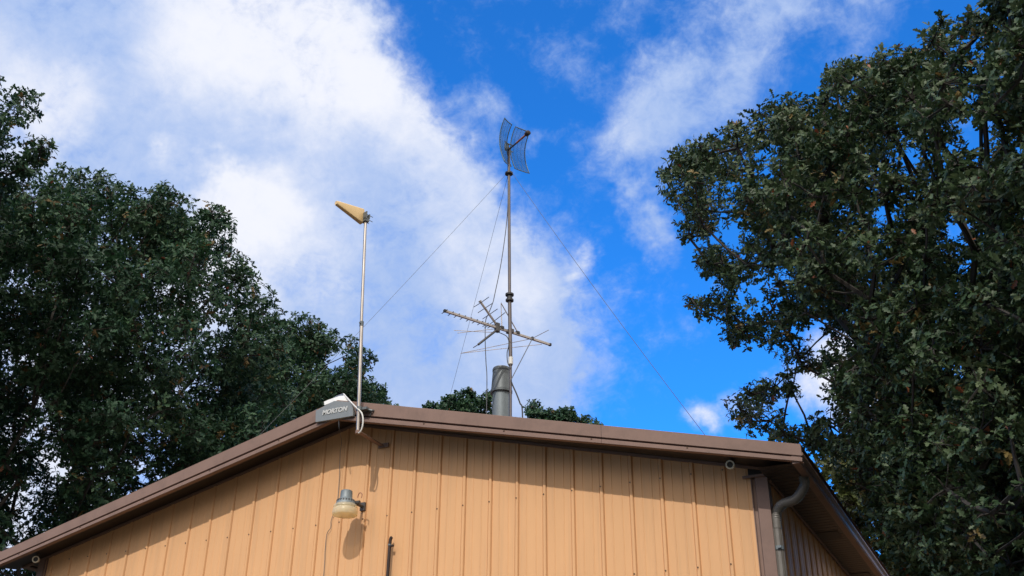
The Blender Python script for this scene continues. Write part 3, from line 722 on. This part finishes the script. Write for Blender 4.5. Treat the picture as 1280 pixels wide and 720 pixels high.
def oak(label, poly, dist, thick, rpx, count, base, leaf, lobes, mat, holes=(), seed=1, per=26, k_leaf=6, twig=10, group=None, trunk_r=.24, trunk_h=3.5, fill=1.0):
    rg = np.random.default_rng(seed)
    P = np.array(poly, float); lo, hi = P.min(0), P.max(0)
    blobs = []; tries = 0
    while len(blobs) < count and tries < count*60:
        tries += 1
        p = lo+(hi-lo)*rg.random(2)
        if not in_poly(p, poly): continue
        de = edge_dist(p, poly)
        rmax = rpx[0]+(rpx[1]-rpx[0])*rg.random()**1.6
        if de < rpx[0]*.75: continue
        r = min(de*1.12+1, rmax)
        if any((p[0]-hx)**2+(p[1]-hy)**2 < (r*.85+hr)**2 for hx, hy, hr in holes): continue
        D = dist(p[0], p[1]) if callable(dist) else dist
        k = min(1.0, de/110.0)**.6
        D += (rg.random()-.5)*thick*k
        # keep blobs from piling up in one spot
        c = at(p[0], p[1], D); rad = r/FPX*D
        if any(np.linalg.norm(c-b_[0]) < .45*min(rad, b_[1]) for b_ in blobs): continue
        blobs.append((c, rad))
    Cn = np.array([b_[0] for b_ in blobs]); Rn = np.array([b_[1] for b_ in blobs])
    root = empty('oak_tree', (base[0], base[1], 0), label, 'tree', group)
    # limbs: every clump joins the nearest node already carried by the trunk
    tw = MB()
    top = np.array([base[0], base[1], trunk_h]); nodes = [np.array([base[0], base[1], -.3]), np.array([base[0]+.05, base[1], trunk_h*.5]), top]; par = [-1, 0, 1]; ln = [0, trunk_h*.5, trunk_h]
    order = np.argsort(np.linalg.norm(Cn-top, axis=1))
    for i in order:
        c = Cn[i]; arr = np.array(nodes[2:]); d = np.linalg.norm(arr-c, axis=1)+.35*(np.array(ln[2:])-trunk_h)
        up_pen = np.where(arr[:, 2] > c[2]+.3, 1.5, 0); j = int(np.argmin(d+up_pen))+2
        seg = c-nodes[j]; L_ = np.linalg.norm(seg); prev = j
        ns = max(1, int(L_/.9))
        for s in range(1, ns+1):
            t = s/ns; q = nodes[j]+seg*t
            if s < ns: q = q+rg.normal(0, .06*min(L_, 3), 3)+np.array([0, 0, .10*L_*math.sin(math.pi*t)])
            nodes.append(q); par.append(prev); ln.append(ln[prev]+L_/ns); prev = len(nodes)-1
    n = len(nodes); kids = [[] for _ in range(n)]
    for i in range(1, n): kids[par[i]].append(i)
    rad = np.zeros(n)
    for i in range(n-1, -1, -1):
        rad[i] = .0085 if not kids[i] else (sum(rad[k]**2.5 for k in kids[i]))**(1/2.5)
    rad = np.minimum(rad*1.1, trunk_r)
    rad[0] = trunk_r*1.25; rad[1] = trunk_r; rad[2] = min(max(rad[2], trunk_r*.8), trunk_r)
    for i in range(1, n):
        a, b_ = nodes[par[i]], nodes[i]
        m_ = (a+b_)/2+rg.normal(0, .02*np.linalg.norm(b_-a), 3)
        ra = min(rad[par[i]], rad[i]*1.5)
        tw.tube([a, m_, b_], [ra, (ra+rad[i])/2, rad[i]], 7 if rad[i] > .03 else 4, cap=False)
    # leaf rosettes at twig tips
    tips = []; axs = []; sc = []
    for c, r in blobs:
        m_ = max(6, int(per*fill*(r/.45)**1.7)); d = unit(rg.normal(0, 1, (m_, 3))); rr = r*(.45+.6*rg.random(m_)**.6)
        sq = np.array([1, 1, .85]); tp = c+d*rr[:, None]*sq
        tips.append(tp); axs.append(unit(d+np.array([0, 0, .55])+rg.normal(0, .35, (m_, 3))))
        for t in tp[:twig]:
            m2 = c+(t-c)*.5+rg.normal(0, .08*r, 3)
            tw.tube([c, m2, t], [.009, .006, .003], 4, cap=False)
    T = np.concatenate(tips); A = np.concatenate(axs)
    T = np.repeat(T, k_leaf, 0); A = np.repeat(A, k_leaf, 0); m_ = len(T)
    ph = rg.random(m_)*2*math.pi; thh = np.radians(rg.uniform(25, 105, m_))
    e1 = unit(np.cross(A, unit(rg.normal(0, 1, (m_, 3))))); e2 = np.cross(A, e1)
    rd = e1*np.cos(ph)[:, None]+e2*np.sin(ph)[:, None]
    lv = unit(A*np.cos(thh)[:, None]+rd*np.sin(thh)[:, None]+np.array([0, 0, -.12]))
    nn = A-lv*(A*lv).sum(1, keepdims=True)+rg.normal(0, .22, (m_, 3)); nn = unit(nn-lv*(nn*lv).sum(1, keepdims=True))
    xx = np.cross(lv, nn); size = leaf*rg.uniform(.5, 1.3, m_)
    tv_, tf = leaf_template(lobes)
    org = T-A*(rg.random(m_)*.05)[:, None]
    V = org[:, None, :]+size[:, None, None]*(tv_[None, :, 0, None]*xx[:, None, :]+tv_[None, :, 1, None]*lv[:, None, :]+tv_[None, :, 2, None]*nn[:, None, :])
    nv = len(tv_); F = (tf[None]+(np.arange(m_)*nv)[:, None, None]).reshape(-1, 4)
    kind = rg.random(m_)*.55+np.repeat(np.concatenate([np.full(len(t), rg.random()*.38) for t in tips]), k_leaf); dead = rg.random(m_) < .004; kind[dead] = 1.0
    br = np.repeat(rg.random(len(T)//k_leaf) < .02, k_leaf); kind = np.where(br & ~dead, .965, kind)
    V = V.reshape(-1, 3)-np.array([base[0], base[1], 0])
    me = quad_mesh('crown', V, F, mat, np.repeat(kind, nv))
    o = bpy.data.objects.new('crown', me); col.objects.link(o); o.parent = root
    t_ = tw.build('trunk', M_BARK, root, smooth=True)
    print('OAK', label[:40], 'blobs', len(blobs), 'leaves', m_, 'faces', len(F))
    return root

G_NEAR = leaf_material('oak_leaf_grey_green', [(0, (.013, .034, .012)), (.40, (.034, .066, .026)), (.72, (.070, .108, .050)), (.92, (.115, .150, .080)), (.95, (.14, .14, .045)), (1.0, (.22, .075, .03))], .5, .2)
G_LEFT = leaf_material('oak_leaf_deep_green', [(0, (.011, .038, .020)), (.5, (.024, .066, .033)), (.85, (.050, .104, .046)), (.95, (.085, .085, .025)), (1.0, (.20, .07, .03))], .56, .2)
G_FAR = leaf_material('oak_leaf_yellow_green', [(0, (.03, .045, .012)), (.5, (.055, .07, .02)), (.85, (.09, .10, .03)), (.95, (.11, .10, .03)), (1.0, (.2, .09, .03))], .45, .25)

def base_of(px, dist):
    d = ray(px, 900); d = d[:2]/np.linalg.norm(d[:2]); return CAM[:2]+d*dist

RIGHT = [(1520, -260), (1330, -160), (1262, -70), (1225, -5), (1195, 20), (1165, 16), (1145, 46), (1115, 60), (1078, 70), (1050, 76), (1014, 97), (1036, 114), (1000, 122), (972, 116), (935, 138), (905, 156), (878, 172), (850, 180), (824, 194), (818, 232), (836, 252), (838, 290), (866, 318), (874, 344), (852, 356), (858, 402), (893, 398), (903, 432), (936, 436), (950, 466), (938, 480), (902, 494), (910, 524), (935, 546), (965, 552), (985, 563), (1012, 566), (1040, 596), (1078, 648), (1118, 706), (1175, 800), (1560, 800)]
H_R = [(958, 196, 6), (1212, 148, 5), (1229, 176, 4), (1212, 54, 5), (1019, 414, 5), (1032, 428, 4), (962, 460, 9), (1019, 494, 9), (990, 514, 9), (1107, 272, 5), (915, 297, 5), (950, 347, 3), (1129, 204, 5), (1030, 610, 8), (1190, 292, 7)]
oak('large grey green oak crowding the right side above the gutter', RIGHT, lambda x, y: 13.5-4.2*max(0, min(1, (x-820)/460)), 5.0, (12, 46), 1900,
    base_of(1330, 9.5), .070, 2, G_NEAR, H_R, 11, per=112, k_leaf=6, twig=8, trunk_r=.34, trunk_h=4.2)
oak('yellowish green oak farther back below the large right oak', [(996, 570), (1030, 556), (1070, 540), (1110, 520), (1180, 505), (1270, 520), (1290, 820), (1080, 820), (1030, 660)], 21.0, 5.0, (11, 36), 520,
    base_of(1290, 23), .13, 2, G_FAR, [(1034, 604, 4), (1097, 655, 3)], 12, per=52, k_leaf=6, twig=6, trunk_r=.22, trunk_h=3.5)

oak('tall oak cut by the left picture edge, reaching highest on the left', [(-260, 40), (-60, 70), (0, 94), (24, 100), (46, 122), (60, 146), (70, 166), (62, 198), (40, 224), (14, 240), (4, 300), (-30, 420), (-260, 460)], 19.0, 4.5, (11, 40), 260,
    base_of(-170, 19), .105, 2, G_LEFT, [(24, 172, 6), (2, 128, 5)], 21, per=60, k_leaf=6, twig=6, trunk_r=.28, trunk_h=5)
LEFT = [(-220, 300), (-40, 262), (0, 232), (36, 214), (72, 200), (110, 208), (128, 205), (150, 226), (176, 236), (206, 228), (232, 238), (246, 262), (268, 250), (290, 268), (304, 296), (314, 336), (334, 360), (352, 390), (355, 420), (366, 470), (372, 580), (180, 690), (-10, 790), (-220, 820)]
H_L = [(20, 350, 4), (15, 460, 5), (55, 575, 5), (28, 655, 6), (8, 690, 5), (268, 410, 3)]
oak('broad dark green oak behind the left roof slope', LEFT, 22.5, 7.0, (12, 46), 800,
    base_of(30, 21.5), .108, 2, G_LEFT, H_L, 22, per=62, k_leaf=6, twig=7, trunk_r=.34, trunk_h=5)
oak('lower oak tapering down to the ridge left of the slim pole', [(290, 420), (322, 392), (345, 396), (383, 388), (410, 402), (442, 420), (456, 436), (470, 443), (486, 466), (481, 490), (500, 508), (530, 560), (300, 640), (270, 520)], 29.0, 6.0, (9, 32), 300,
    base_of(330, 30), .118, 2, G_LEFT, [(470, 470, 5), (420, 452, 4)], 23, per=56, k_leaf=6, twig=6, trunk_r=.25, trunk_h=5)
oak('distant treetop behind the ridge just left of the flue', [(530, 506), (545, 489), (562, 482), (582, 487), (600, 481), (614, 492), (630, 508), (645, 530), (650, 620), (500, 620)], 40.0, 4.0, (7, 18), 130,
    base_of(580, 42), .15, 1, G_LEFT, (), 31, per=60, k_leaf=6, twig=5, trunk_r=.2, trunk_h=6)
oak('distant treetop behind the ridge just right of the flue', [(652, 514), (668, 496), (684, 500), (700, 510), (716, 506), (735, 516), (752, 532), (790, 620), (640, 620)], 42.0, 4.0, (7, 18), 120,
    base_of(690, 44), .15, 1, G_LEFT, (), 32, per=60, k_leaf=6, twig=5, trunk_r=.2, trunk_h=6)
